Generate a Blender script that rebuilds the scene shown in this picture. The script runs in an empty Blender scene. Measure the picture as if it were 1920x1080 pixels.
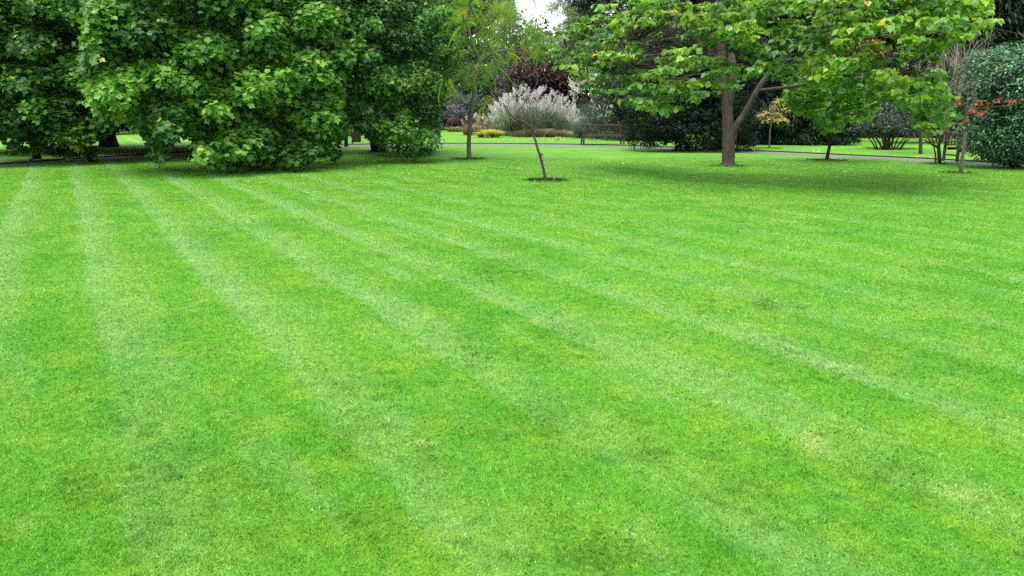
import bpy, math
import numpy as np
from math import radians as R

rng = np.random.default_rng(7)
F, CAMH, HZ = 1400.0, 1.65, 205.0
TH = math.atan((540 - HZ) / F)
col = bpy.context.scene.collection
V = lambda *a: np.array(a, float)
UP = V(0, 0, 1)

# ------------------------------------------------------------------ helpers
def ray(px, py):
    x = (px - 960) / F; y = (540 - py) / F
    return V(x, math.cos(TH) + y * math.sin(TH), -math.sin(TH) + y * math.cos(TH))
def at(px, py, Y):
    d = ray(px, py); return V(0, 0, CAMH) + d * (Y / d[1])
def gr(px, py, z=0.0):
    d = ray(px, py); t = (z - CAMH) / d[2]; return V(0, 0, CAMH) + d * t
def proj(p):
    p = np.atleast_2d(p); y = p[:, 1]; z = p[:, 2] - CAMH
    c = y * math.cos(TH) - z * math.sin(TH); u = y * math.sin(TH) + z * math.cos(TH)
    return 960 + F * p[:, 0] / c, 540 - F * u / c
def norm(a):
    return a / np.maximum(np.linalg.norm(a, axis=-1, keepdims=True), 1e-9)

def tag(o, label=None, cat=None, group=None, kind=None):
    if label: o['label'] = label
    if cat: o['category'] = cat
    if group: o['group'] = group
    if kind: o['kind'] = kind
    return o
def empty(name, loc=(0, 0, 0), **k):
    o = bpy.data.objects.new(name, None); col.objects.link(o)
    o.location = loc; o.empty_display_size = .1
    return tag(o, **k)
def link(name, me, mat, parent=None):
    o = bpy.data.objects.new(name, me); col.objects.link(o)
    if mat: me.materials.append(mat)
    if parent is not None:
        o.parent = parent
        l = parent.location; me.transform(__import__('mathutils').Matrix.Translation((-l.x, -l.y, -l.z)))
    return o
def raw_mesh(name, verts, starts, idx, tint=None, smooth=False):
    me = bpy.data.meshes.new(name)
    me.vertices.add(len(verts)); me.vertices.foreach_set('co', np.ascontiguousarray(verts, np.float32).ravel())
    me.loops.add(len(idx)); me.loops.foreach_set('vertex_index', np.ascontiguousarray(idx, np.int32))
    me.polygons.add(len(starts)); me.polygons.foreach_set('loop_start', np.ascontiguousarray(starts, np.int32))
    if tint is not None:
        a = me.attributes.new('tint', 'FLOAT', 'POINT'); a.data.foreach_set('value', np.ascontiguousarray(tint, np.float32))
    me.update(calc_edges=True)
    if smooth: me.polygons.foreach_set('use_smooth', np.ones(len(starts), bool))
    return me

class MB:
    """collects polygons, boxes and tubes for one mesh object"""
    def __init__(s): s.v = []; s.f = []
    def add(s, vs, fs):
        b = len(s.v); s.v += [tuple(map(float, p)) for p in vs]; s.f += [tuple(b + i for i in f) for f in fs]
    def box(s, c, size, rz=0.0, bev=0.0):
        x, y, z = [q / 2 for q in size]; cs, sn = math.cos(rz), math.sin(rz)
        b = min(bev, x * .8, y * .8, z * .8)
        if b <= 0:
            pts = [(i * x, j * y, k * z) for k in (-1, 1) for i, j in ((-1, -1), (1, -1), (1, 1), (-1, 1))]
            fs = [(3, 2, 1, 0), (4, 5, 6, 7)] + [(i, (i + 1) % 4, 4 + (i + 1) % 4, 4 + i) for i in range(4)]
        else:
            pts = []
            for zz, q in ((-z, b), (-z + b, 0), (z - b, 0), (z, b)):
                for i, j in ((-1, -1), (1, -1), (1, 1), (-1, 1)):
                    pts.append((i * (x - q), j * (y - q), zz))
            fs = [(3, 2, 1, 0), (12, 13, 14, 15)]
            for l in range(3):
                fs += [(4 * l + i, 4 * l + (i + 1) % 4, 4 * l + 4 + (i + 1) % 4, 4 * l + 4 + i) for i in range(4)]
        s.add([(c[0] + p[0] * cs - p[1] * sn, c[1] + p[0] * sn + p[1] * cs, c[2] + p[2]) for p in pts], fs)
    def tube(s, pts, rad, n=8, rough=0.0):
        pts = np.array(pts, float); rad = np.broadcast_to(np.array(rad, float), (len(pts),))
        m = len(pts); vs = []; fs = []
        d = np.gradient(pts, axis=0); d = norm(d)
        a = norm(np.cross(d, V(.3, 1, .1) if abs(d[0][1]) < .8 else V(1, .2, .1)))
        b = np.cross(d, a)
        for i in range(m):
            for k in range(n):
                t = 2 * math.pi * k / n
                r = rad[i] * (1 + (rng.uniform(-rough, rough) if rough else 0))
                vs.append(pts[i] + r * (math.cos(t) * a[i] + math.sin(t) * b[i]))
        for i in range(m - 1):
            for k in range(n):
                fs.append((i * n + k, i * n + (k + 1) % n, (i + 1) * n + (k + 1) % n, (i + 1) * n + k))
        fs.append(tuple(range(n - 1, -1, -1))); fs.append(tuple((m - 1) * n + k for k in range(n)))
        s.add(vs, fs)
    def build(s, name, mat, parent=None, smooth=False):
        me = bpy.data.meshes.new(name); me.from_pydata(s.v, [], s.f); me.update()
        if smooth: me.polygons.foreach_set('use_smooth', np.ones(len(me.polygons), bool))
        return link(name, me, mat, parent)

def bez(pts, k=5):
    """catmull-rom resample"""
    P = [np.array(p, float) for p in pts]; P = [2 * P[0] - P[1]] + P + [2 * P[-1] - P[-2]]
    out = []
    for i in range(1, len(P) - 2):
        for j in range(k):
            t = j / k; a, b, c, d = P[i - 1:i + 3]
            out.append(.5 * (2 * b + (c - a) * t + (2 * a - 5 * b + 4 * c - d) * t * t + (3 * b - a - 3 * c + d) * t ** 3))
    out.append(P[-2]); return np.array(out)

# ---------------------------------------------------------------- materials
def newmat(name):
    m = bpy.data.materials.new(name); m.use_nodes = True; nt = m.node_tree; nt.nodes.clear()
    out = nt.nodes.new('ShaderNodeOutputMaterial'); return m, nt, out
def N(nt, t, ins={}, **k):
    n = nt.nodes.new(t)
    for a, b in k.items(): setattr(n, a, b)
    for a, b in ins.items():
        if isinstance(b, bpy.types.NodeSocket): nt.links.new(b, n.inputs[a])
        else: n.inputs[a].default_value = b
    return n
def ramp(nt, fac, stops, interp='LINEAR'):
    n = nt.nodes.new('ShaderNodeValToRGB'); cr = n.color_ramp; cr.interpolation = interp
    while len(cr.elements) > 1: cr.elements.remove(cr.elements[-1])
    for i, (p, c) in enumerate(stops):
        e = cr.elements[0] if i == 0 else cr.elements.new(p)
        e.position = p; e.color = (*c, 1) if len(c) == 3 else c
    if fac is not None: nt.links.new(fac, n.inputs[0])
    return n.outputs[0]
def math_(nt, op, a, b=0.0, c=0.0):
    n = nt.nodes.new('ShaderNodeMath'); n.operation = op
    for i, x in enumerate((a, b, c)):
        if isinstance(x, bpy.types.NodeSocket): nt.links.new(x, n.inputs[i])
        else: n.inputs[i].default_value = x
    return n.outputs[0]
def mixc(nt, fac, a, b, mode='MIX'):
    n = nt.nodes.new('ShaderNodeMix'); n.data_type = 'RGBA'; n.blend_type = mode
    for i, x in ((0, fac), (6, a), (7, b)):
        if isinstance(x, bpy.types.NodeSocket): nt.links.new(x, n.inputs[i])
        elif i == 0: n.inputs[0].default_value = x
        else: n.inputs[i].default_value = (*x, 1)
    return n.outputs[2]
def smooth(nt, x, lo, hi, a=0.0, b=1.0):
    n = N(nt, 'ShaderNodeMapRange', {0: x, 1: lo, 2: hi, 3: a, 4: b}, interpolation_type='SMOOTHSTEP'); return n.outputs[0]

def leafmat(name, stops, rough=.45, trans=.3, spec=.4, noise=.5, tcol=(1.5, 1.45, .6)):
    m, nt, out = newmat(name)
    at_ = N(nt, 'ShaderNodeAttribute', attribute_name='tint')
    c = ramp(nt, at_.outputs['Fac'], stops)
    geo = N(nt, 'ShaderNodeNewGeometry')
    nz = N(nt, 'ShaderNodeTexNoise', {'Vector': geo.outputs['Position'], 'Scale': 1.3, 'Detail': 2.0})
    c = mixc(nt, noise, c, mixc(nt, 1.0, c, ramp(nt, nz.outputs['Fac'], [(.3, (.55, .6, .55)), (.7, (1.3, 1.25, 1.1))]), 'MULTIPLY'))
    p = N(nt, 'ShaderNodeBsdfPrincipled', {'Base Color': c, 'Roughness': rough, 'Specular IOR Level': spec})
    tc = mixc(nt, 1.0, c, tcol, 'MULTIPLY')
    t = N(nt, 'ShaderNodeBsdfTranslucent', {'Color': tc})
    mx = N(nt, 'ShaderNodeMixShader', {0: trans, 1: p.outputs[0], 2: t.outputs[0]})
    nt.links.new(mx.outputs[0], out.inputs[0]); return m

def barkmat(name, c1, c2, scale=6.0, bump=.5):
    m, nt, out = newmat(name)
    geo = N(nt, 'ShaderNodeTexCoord')
    mp = N(nt, 'ShaderNodeMapping', {'Vector': geo.outputs['Object'], 'Scale': (scale * 3, scale * 3, scale * .5)})
    a = N(nt, 'ShaderNodeTexNoise', {'Vector': mp.outputs[0], 'Scale': 1.0, 'Detail': 8.0, 'Roughness': .7})
    b = N(nt, 'ShaderNodeTexNoise', {'Vector': geo.outputs['Object'], 'Scale': 2.5, 'Detail': 4.0})
    c = ramp(nt, a.outputs['Fac'], [(.3, c1), (.7, c2)])
    c = mixc(nt, smooth(nt, b.outputs['Fac'], .5, .75, 0, .5), c, (.06, .08, .035))
    bp = N(nt, 'ShaderNodeBump', {'Strength': bump, 'Distance': .03, 'Height': a.outputs['Fac']})
    p = N(nt, 'ShaderNodeBsdfPrincipled', {'Base Color': c, 'Roughness': .9, 'Normal': bp.outputs[0], 'Specular IOR Level': .2})
    nt.links.new(p.outputs[0], out.inputs[0]); return m

def lawn_colour(nt):
    pos = N(nt, 'ShaderNodeNewGeometry').outputs['Position']
    sp = N(nt, 'ShaderNodeSeparateXYZ', {0: pos})
    flat = N(nt, 'ShaderNodeCombineXYZ', {0: sp.outputs[0], 1: sp.outputs[1]}).outputs[0]
    def nz(scale, det=3.0, rough=.55, vec=None, off=0):
        mp = N(nt, 'ShaderNodeMapping', {'Vector': vec or flat, 'Location': (off, off * 1.7, 0)})
        return N(nt, 'ShaderNodeTexNoise', {'Vector': mp.outputs[0], 'Scale': scale, 'Detail': det, 'Roughness': rough}).outputs['Fac']
    u = math_(nt, 'MULTIPLY', math_(nt, 'ADD', sp.outputs[0], math_(nt, 'MULTIPLY', sp.outputs[1], .59)), .861)
    v = math_(nt, 'SUBTRACT', math_(nt, 'MULTIPLY', sp.outputs[1], .861), math_(nt, 'MULTIPLY', sp.outputs[0], .508))
    wob = math_(nt, 'MULTIPLY', math_(nt, 'SUBTRACT', nz(.35, 2), .5), .32)
    edge = math_(nt, 'MULTIPLY', math_(nt, 'SUBTRACT', nz(9, 3, .6, off=4), .5), .22)
    s = math_(nt, 'FRACT', math_(nt, 'ADD', math_(nt, 'ADD', u, wob), math_(nt, 'ADD', edge, 20.0)))
    st = math_(nt, 'MULTIPLY', smooth(nt, s, 0, .12), smooth(nt, s, .12, .66, 1, 0))
    amp = math_(nt, 'MULTIPLY', math_(nt, 'MULTIPLY', smooth(nt, u, 2.5, 9.0, 1.0, .36), smooth(nt, sp.outputs[1], 2.0, 7.5, .45, 1.0)), smooth(nt, nz(.5, 3, off=9), .25, .6, .5, 1.0))
    st = math_(nt, 'MULTIPLY', st, amp)
    # long streaks along the mowing direction
    uv = N(nt, 'ShaderNodeCombineXYZ', {0: math_(nt, 'MULTIPLY', u, 3.0), 1: math_(nt, 'MULTIPLY', v, .45)}).outputs[0]
    streak = nz(1.0, 4, .6, vec=uv)
    broad = nz(.55, 4, .6, off=3)
    c = mixc(nt, smooth(nt, broad, .32, .68), LG['deep'], LG['mid'])
    c = mixc(nt, smooth(nt, nz(2.2, 4, .65, off=21), .42, .72, 0, .65), c, LG['lime'])
    c = mixc(nt, math_(nt, 'MULTIPLY', st, .48), c, LG['stripe'])  # mowing stripes: light caught by leaning blades, put into the base colour
    c = mixc(nt, smooth(nt, streak, .5, .75, 0, .38), c, LG['stripe'])
    xs = N(nt, 'ShaderNodeCombineXYZ', {0: math_(nt, 'MULTIPLY', sp.outputs[0], .35), 1: math_(nt, 'MULTIPLY', sp.outputs[1], 1.5)}).outputs[0]
    c = mixc(nt, math_(nt, 'MULTIPLY', smooth(nt, nz(1.0, 4, .65, vec=xs, off=13), .54, .74, 0, .55), smooth(nt, sp.outputs[1], 8.0, 14.0)), c, (.21, .33, .05))
    # blue green clover and coarse weeds
    wz = smooth(nt, nz(3.2, 4, .7, off=31), .56, .70)
    wz = math_(nt, 'MULTIPLY', wz, smooth(nt, nz(.8, 2, off=17), .42, .58))
    c = mixc(nt, math_(nt, 'MULTIPLY', wz, .6), c, LG['weed'])
    # dry tan patches, mostly where the stripes are
    dz = smooth(nt, nz(2.6, 5, .65, off=44), .54, .76)
    dz = math_(nt, 'MULTIPLY', dz, math_(nt, 'ADD', .45, math_(nt, 'MULTIPLY', st, .75)))
    dz = math_(nt, 'MULTIPLY', dz, smooth(nt, nz(.7, 2, off=52), .34, .56))
    c = mixc(nt, math_(nt, 'MULTIPLY', dz, .8), c, LG['dry'])
    c = mixc(nt, 1.0, c, ramp(nt, nz(14, 4, .75, off=60), [(.28, (.78, .82, .76)), (.5, (1, 1, 1)), (.72, (1.18, 1.14, 1.25))]), 'MULTIPLY')
    return c, pos, flat, nz
LG = dict(deep=(.056, .228, .010), mid=(.095, .278, .015), lime=(.160, .318, .018),
          stripe=(.195, .355, .115), weed=(.045, .185, .022), dry=(.330, .380, .130))

def lawnmat():
    m, nt, out = newmat('lawn_turf')
    c, pos, flat, nz = lawn_colour(nt)
    c = mixc(nt, 1.0, c, (.86, .86, .86), 'MULTIPLY')
    fine = N(nt, 'ShaderNodeTexNoise', {'Vector': flat, 'Scale': 45.0, 'Detail': 5.0, 'Roughness': .75}).outputs['Fac']
    c = mixc(nt, 1.0, c, ramp(nt, fine, [(.3, (.55, .6, .5)), (.7, (1.35, 1.3, 1.4))]), 'MULTIPLY')
    bp = N(nt, 'ShaderNodeBump', {'Strength': .6, 'Distance': .03, 'Height': fine})
    p = N(nt, 'ShaderNodeBsdfPrincipled', {'Base Color': c, 'Roughness': .85, 'Specular IOR Level': .15, 'Normal': bp.outputs[0]})
    nt.links.new(p.outputs[0], out.inputs[0]); return m
def blademat():
    m, nt, out = newmat('grass_blades')
    c, pos, flat, nz = lawn_colour(nt)
    a = N(nt, 'ShaderNodeAttribute', attribute_name='tint').outputs['Fac']
    k = ramp(nt, a, [(0, (.58, .68, .5)), (.45, (.97, 1, .9)), (.8, (1.32, 1.24, 1.5)), (.93, (1.9, 1.65, 2.8)), (1, (3.2, 1.9, 6.0))])
    c = mixc(nt, 1.0, c, k, 'MULTIPLY')
    g = N(nt, 'ShaderNodeNewGeometry')
    nrm = N(nt, 'ShaderNodeVectorMath', {0: g.outputs['Normal'], 1: (0, 0, .9)}, operation='ADD')
    nn = N(nt, 'ShaderNodeVectorMath', {0: nrm.outputs[0]}, operation='NORMALIZE')
    p = N(nt, 'ShaderNodeBsdfPrincipled', {'Base Color': c, 'Roughness': .6, 'Specular IOR Level': .12, 'Normal': nn.outputs[0]})
    t = N(nt, 'ShaderNodeBsdfTranslucent', {'Color': c})
    mx = N(nt, 'ShaderNodeMixShader', {0: .25, 1: p.outputs[0], 2: t.outputs[0]})
    nt.links.new(mx.outputs[0], out.inputs[0]); return m
def plainmat(name, c1, c2, scale=20, rough=.85, bump=.3, dist=.01, spec=.3):
    m, nt, out = newmat(name)
    tc = N(nt, 'ShaderNodeTexCoord')
    a = N(nt, 'ShaderNodeTexNoise', {'Vector': tc.outputs['Object'], 'Scale': scale, 'Detail': 6.0, 'Roughness': .7}).outputs['Fac']
    b = N(nt, 'ShaderNodeTexNoise', {'Vector': tc.outputs['Object'], 'Scale': scale * .07, 'Detail': 3.0}).outputs['Fac']
    c = ramp(nt, math_(nt, 'ADD', math_(nt, 'MULTIPLY', a, .7), math_(nt, 'MULTIPLY', b, .3)), [(.32, c1), (.68, c2)])
    bp = N(nt, 'ShaderNodeBump', {'Strength': bump, 'Distance': dist, 'Height': a})
    p = N(nt, 'ShaderNodeBsdfPrincipled', {'Base Color': c, 'Roughness': rough, 'Normal': bp.outputs[0], 'Specular IOR Level': spec})
    nt.links.new(p.outputs[0], out.inputs[0]); return m

M = dict(
    turf=lawnmat(), blade=blademat(),
    path=plainmat('path_gravel', (.075, .08, .075), (.155, .16, .152), 60),
    soil=plainmat('bare_soil', (.004, .004, .002), (.018, .016, .009), 25, bump=1, dist=.03),
    wood=plainmat('weathered_teak', (.020, .015, .013), (.075, .055, .048), 30),
    stake=plainmat('stake_wood', (.12, .10, .07), (.26, .21, .15), 30),
    tie=plainmat('rubber_tie', (.01, .01, .01), (.03, .03, .03), 30),
    bark=barkmat('bark_grey_brown', (.022, .017, .013), (.095, .075, .058), 7, 1.0),
    sapling=barkmat('sapling_bark', (.02, .017, .013), (.075, .065, .05), 9),
    bark_dark=barkmat('bark_dark', (.008, .007, .006), (.035, .03, .025)),
    bark_grey=barkmat('bark_grey', (.03, .03, .026), (.14, .13, .11), 9),
    bark_red=barkmat('bark_redwood', (.025, .016, .012), (.075, .045, .034), 3),
    twig=barkmat('bare_twigs', (.10, .085, .07), (.28, .25, .21), 9, .1),
)
L = dict(
    tulip=leafmat('tulip_leaf', [(0, (.008, .040, .010)), (.35, (.030, .112, .014)), (.65, (.078, .220, .020)), (.92, (.125, .300, .034)), (1, (.30, .32, .03))], .46, .25, .28),
    star=leafmat('star_leaf', [(0, (.008, .038, .011)), (.4, (.030, .108, .018)), (.75, (.070, .205, .028)), (.95, (.13, .28, .04)), (1, (.34, .32, .04))], .46, .22, .3),
    lime=leafmat('broad_lime_leaf', [(0, (.025, .090, .016)), (.35, (.060, .180, .024)), (.65, (.120, .280, .034)), (.90, (.21, .36, .04)), (.96, (.40, .38, .03)), (1, (.50, .34, .03))], .42, .42, .45),
    silk=leafmat('feathery_leaf', [(0, (.045, .14, .018)), (.5, (.095, .235, .024)), (.85, (.22, .34, .03)), (1, (.38, .34, .04))], .6, .45, .2, .3),
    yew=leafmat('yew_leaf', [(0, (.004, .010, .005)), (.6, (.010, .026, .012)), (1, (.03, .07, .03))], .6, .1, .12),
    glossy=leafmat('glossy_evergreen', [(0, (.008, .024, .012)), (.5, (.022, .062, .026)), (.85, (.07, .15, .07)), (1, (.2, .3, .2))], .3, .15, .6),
    mint=leafmat('mint_leaf', [(0, (.012, .045, .022)), (.45, (.040, .125, .055)), (.75, (.11, .28, .12)), (1, (.25, .46, .22))], .42, .25, .5),
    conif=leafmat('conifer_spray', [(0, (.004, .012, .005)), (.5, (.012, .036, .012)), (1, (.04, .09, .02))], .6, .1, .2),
    midgreen=leafmat('mid_green_shrub', [(0, (.01, .035, .008)), (.5, (.03, .10, .018)), (1, (.11, .24, .03))], .5, .25, .4),
    purple=leafmat('purple_leaf', [(0, (.014, .006, .010)), (.5, (.05, .018, .026)), (.8, (.11, .03, .03)), (.93, (.12, .10, .03)), (1, (.25, .30, .05))], .5, .2, .4),
    grey=leafmat('grey_leaf', [(0, (.02, .024, .024)), (.5, (.06, .066, .07)), (.8, (.13, .14, .15)), (1, (.15, .1, .12))], .6, .15, .3),
    redbrown=leafmat('red_brown_leaf', [(0, (.02, .008, .008)), (.5, (.07, .028, .022)), (1, (.18, .08, .05))], .6, .15, .3),
    palegreen=leafmat('pale_green_leaf', [(0, (.04, .075, .022)), (.5, (.11, .17, .055)), (1, (.26, .32, .12))], .6, .35, .3),
    gold=leafmat('golden_green_leaf', [(0, (.05, .07, .01)), (.5, (.14, .18, .02)), (1, (.42, .40, .05))], .6, .3, .3),
    yellow=leafmat('yellow_leaf', [(0, (.35, .24, .03)), (.5, (.62, .48, .07)), (1, (.75, .62, .2))], .5, .4, .3, .2),
    amber=leafmat('amber_leaf', [(0, (.22, .14, .03)), (.4, (.44, .33, .10)), (1, (.70, .58, .28))], .5, .4, .3, .2),
    red=leafmat('scarlet_leaf', [(0, (.25, .025, .015)), (.6, (.42, .05, .03)), (1, (.45, .13, .05))], .5, .35, .3, .2),
    grass=leafmat('ornamental_grass', [(0, (.07, .11, .05)), (.5, (.25, .32, .24)), (1, (.54, .60, .52))], .6, .3, .3, .2, (1.1, 1.2, .9)),
    bluegrass=leafmat('blue_grass', [(0, (.06, .09, .07)), (.5, (.16, .21, .17)), (1, (.32, .38, .33))], .6, .3, .3, .2, (1, 1.1, 1)),
    tan=leafmat('tan_grass', [(0, (.06, .05, .025)), (.35, (.14, .13, .06)), (.6, (.27, .22, .15)), (1, (.45, .40, .30))], .7, .3, .2, .2, (1.1, 1.05, .9)),
    carex=leafmat('yellow_sedge', [(0, (.14, .17, .02)), (.5, (.44, .44, .05)), (1, (.68, .64, .2))], .6, .3, .2, .2),
    plume=leafmat('grass_plume', [(0, (.26, .22, .22)), (.5, (.55, .53, .51)), (1, (.80, .78, .76))], .8, .4, .1, .1, (1, .98, 1)),
    white=leafmat('white_plume', [(0, (.5, .48, .4)), (1, (.82, .80, .74))], .8, .4, .1, .1, (1, 1, .95)),
)

# ------------------------------------------------------------ leaf templates
def two_half(outline, fold=.18, droop=.12):
    h = np.array(outline, float); k = len(h)
    z = lambda p: np.c_[p, fold * np.abs(p[:, 0]) - droop * p[:, 1] ** 2]
    a = z(h); m = h.copy(); m[:, 0] *= -1; b = z(m)
    return np.vstack([a, b]), [list(range(k)), list(range(2 * k - 1, k - 1, -1))]
TP = dict(
    tulip=two_half([(0, 0), (.30, .0), (.54, .28), (.34, .46), (.44, .88), (0, .72)]),
    star=two_half([(0, 0), (.38, -.08), (.24, .20), (.62, .42), (.22, .48), (0, 1)]),
    broad=two_half([(0, 0), (.30, -.08), (.52, .22), (.50, .50), (.24, .72), (0, 1)], .12, .3),
    oval=two_half([(0, 0), (.22, .22), (.24, .6), (0, 1)], .2, .1),
    dia=(np.array([(0, 0, 0), (.26, .5, .04), (0, 1, -.06), (-.26, .5, .04)]), [[0, 1, 2, 3]]),
    needle=(np.array([(0, 0, 0), (.11, .45, .0), (0, 1, -.12), (-.11, .45, .0)]), [[0, 1, 2, 3]]),
)
def frond_template():
    vs = []; fs = []; n = 18
    for i in range(n):
        t = (i + 1) / n; y0 = .15 + .85 * t; z0 = -.45 * y0 ** 2
        ln = .27 * math.sin(math.pi * min(1, .25 + .8 * t)) + .05
        for s in (-1, 1):
            b = len(vs)
            vs += [(0, y0 - .03, z0), (s * ln * .5, y0 + .018, z0 - .02), (s * ln, y0 + .09, z0 - .15), (s * ln * .45, y0 - .004, z0 - .03)]
            fs.append([b, b + 1, b + 2, b + 3] if s > 0 else [b + 3, b + 2, b + 1, b])
    return np.array(vs), fs
TP['frond'] = frond_template()

class Leaves:
    def __init__(s): s.p = []; s.n = []; s.t = []; s.s = []; s.c = []
    def add(s, p, n, t, size, tint):
        k = len(p); s.p.append(p); s.n.append(n); s.t.append(t)
        s.s.append(np.broadcast_to(size, (k,)).copy()); s.c.append(np.broadcast_to(tint, (k,)).copy())
    def build(s, name, tpl, mat, parent=None):
        p = np.vstack(s.p); n = norm(np.vstack(s.n)); t = np.vstack(s.t); sz = np.concatenate(s.s); c = np.clip(np.concatenate(s.c), 0, 1)
        p = np.where(p[:, 2:3] < .03, np.c_[p[:, :2], .03 + rng.uniform(0, .08, len(p))], p)
        t = norm(t - n * np.sum(t * n, 1, keepdims=True)); sd = np.cross(t, n)
        tv, tf = TP[tpl]; k = len(tv)
        B = (p[:, None, :] + sz[:, None, None] * (tv[None, :, 0:1] * sd[:, None] + tv[None, :, 1:2] * t[:, None] + tv[None, :, 2:3] * n[:, None])).reshape(-1, 3)
        loops = np.concatenate(tf); tot = np.array([len(f) for f in tf]); st = np.r_[0, np.cumsum(tot)[:-1]]
        nl = len(loops); i = np.arange(len(p))
        idx = (loops[None] + (i * k)[:, None]).ravel(); starts = (st[None] + (i * nl)[:, None]).ravel()
        return link(name, raw_mesh(name, B, starts, idx, np.repeat(c, k)), mat, parent)

def cluster(lv, c, Rr, flat, n, out, size, tint, spread=.16, updown=.6, droop=.7, upn=.7, shell=.4, rnd=.45):
    d = norm(rng.normal(size=(n, 3)) + out * .7 + UP * .45)
    r = rng.uniform(0, 1, n)[:, None] ** shell
    p = c + d * Rr * r * np.array([1, 1, flat])
    nm = norm(d * updown + UP * upn + rng.normal(size=(n, 3)) * rnd)
    t = norm(d * np.array([1, 1, .3]) + rng.normal(size=(n, 3)) * .55 - UP * droop)
    tt = np.minimum(np.clip(tint, .12, .80) + rng.normal(0, spread, n), .91); tt = np.where(rng.uniform(0, 1, n) > .988, 1., tt)
    lv.add(p, nm, t, size * rng.uniform(.65, 1.2, n), tt)

def inside(px, py, poly):
    px = np.atleast_1d(px); py = np.atleast_1d(py); r = np.zeros(len(px), bool); P = np.array(poly, float)
    for (x1, y1), (x2, y2) in zip(P, np.roll(P, -1, 0)):
        c = ((y1 > py) != (y2 > py)) & (px < (x2 - x1) * (py - y1) / ((y2 - y1) or 1e-9) + x1); r ^= c
    return r
def poly_pts(poly, dist, tries=6000):
    P = np.array(poly, float); lo, hi = P.min(0), P.max(0); out = []
    c = rng.uniform(lo, hi, (tries, 2)); ok = inside(c[:, 0], c[:, 1], poly)
    for q in c[ok]:
        if not out or np.min(np.sum((np.array(out) - q) ** 2, 1)) > dist * dist: out.append(q)
    return np.array(out)
def ell_depth(px, py, c, r):
    """distance along y at which the sight line first meets an ellipsoid (its mid plane when it misses)"""
    o = (V(0, 0, CAMH) - c) / r; d = ray(px, py) / r
    A = d @ d; Bq = 2 * o @ d; C = o @ o - 1; D = Bq * Bq - 4 * A * C
    if D <= 0: return c[1] - .1 * r[1]
    return ((-Bq - math.sqrt(D)) / (2 * A)) * ray(px, py)[1]

def branch(mb, a, b, r0, r1, sag=.12, n=5, sides=5):
    a = np.array(a, float); b = np.array(b, float); t = np.linspace(0, 1, n)[:, None]; ln = np.linalg.norm(b - a)
    p = a + (b - a) * t + UP * ln * sag * np.sin(t * math.pi) + rng.normal(size=(n, 3)) * ln * .03 * np.sin(t * math.pi)
    mb.tube(p, np.linspace(r0, r1, n), sides)
def connect(mb, nodes, rads, cl, r=.02, sag=.08, every=1):
    nodes = np.array(nodes)
    for c in cl[::every]:
        d = np.linalg.norm(nodes - c, axis=1) + np.maximum(0, nodes[:, 2] - c[2]) * .8
        j = int(np.argmin(d)); branch(mb, nodes[j], c, min(rads[j] * .5, r), r * .25, sag, 6, 4)

BIG = 0
# ---------------------------------------------------------------- the camera
cam = bpy.data.cameras.new('camera'); co = bpy.data.objects.new('camera', cam); col.objects.link(co)
cam.sensor_width = 36; cam.lens = F / 1920 * 36; cam.clip_end = 2000; cam.clip_start = .05
co.location = (0, 0, CAMH); co.rotation_euler = (math.pi / 2 - TH, 0, 0)
bpy.context.scene.camera = co

# ------------------------------------------------------------------- setting
def sheet(name, pts, z, mat, label, cat):
    mb = MB(); mb.add([(p[0], p[1], z) for p in pts], [tuple(range(len(pts)))])
    o = mb.build(name, mat); return tag(o, label, cat, kind='structure')
near_px = [(-260, 335), (-60, 319), (0, 313.5), (100, 306), (300, 293), (450, 284), (600, 277), (720, 274), (830, 273.3), (960, 274), (1085, 275.8), (1220, 279.5), (1340, 285), (1440, 289), (1600, 296.5), (1720, 302.5), (1830, 309), (1960, 317), (2200, 334)]
far_px = [(-260, 328), (-60, 313.5), (0, 308.5), (100, 301.5), (300, 288.5), (450, 279.5), (600, 273), (720, 270.4), (830, 269.5), (960, 270), (1085, 271.5), (1220, 275), (1340, 280.5), (1440, 284.3), (1600, 291.8), (1720, 297.3), (1830, 303.3), (1960, 311), (2200, 327)]
nearp = bez([gr(*p) for p in near_px], 4); farp = bez([gr(*p) for p in far_px], 4)
mb = MB(); k = len(nearp)
mb.add([(p[0], p[1], .004) for p in nearp] + [(p[0], p[1], .004) for p in farp], [(i, i + 1, k + i + 1, k + i) for i in range(k - 1)])
tag(mb.build('path', M['path']), 'narrow grey path curving round the back of the lawn', 'path', kind='structure')
mb = MB()
fp = [(p[0], p[1], .045) for p in farp]; fl = [(p[0], p[1], .0) for p in farp]
mb.add(fl + fp, [(i, i + 1, k + i + 1, k + i) for i in range(k - 1)])
tag(mb.build('turf_edge', M['soil']), 'dark cut turf edge along the far side of the path', 'turf edge', kind='structure')
from mathutils.geometry import tessellate_polygon
from mathutils import Vector
def pit_ring(px, py, rad):
    c = gr(px, py); n = 40; ph = rng.uniform(0, 6.3, 3)
    return c, rad, [(c[0] + rad * (1 + .05 * math.sin(3 * a + ph[0]) + .03 * math.sin(7 * a + ph[1])) * math.cos(a),
             c[1] + rad * (1 + .05 * math.sin(3 * a + ph[0]) + .03 * math.sin(7 * a + ph[1])) * math.sin(a)) for a in np.linspace(0, 2 * math.pi, n, endpoint=False)]
def holed(name, outer, holes, z, label):
    polys = [[Vector((x, y, 0)) for x, y in outer]] + [[Vector((x, y, 0)) for x, y in h[::-1]] for h in holes]
    flat = [v for p in polys for v in p]; mb = MB()
    mb.add([(v.x, v.y, z) for v in flat], [tuple(f) for f in tessellate_polygon(polys)])
    me = mb.build(name, M['turf']); tag(me, label, 'lawn', kind='structure'); return me
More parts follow.
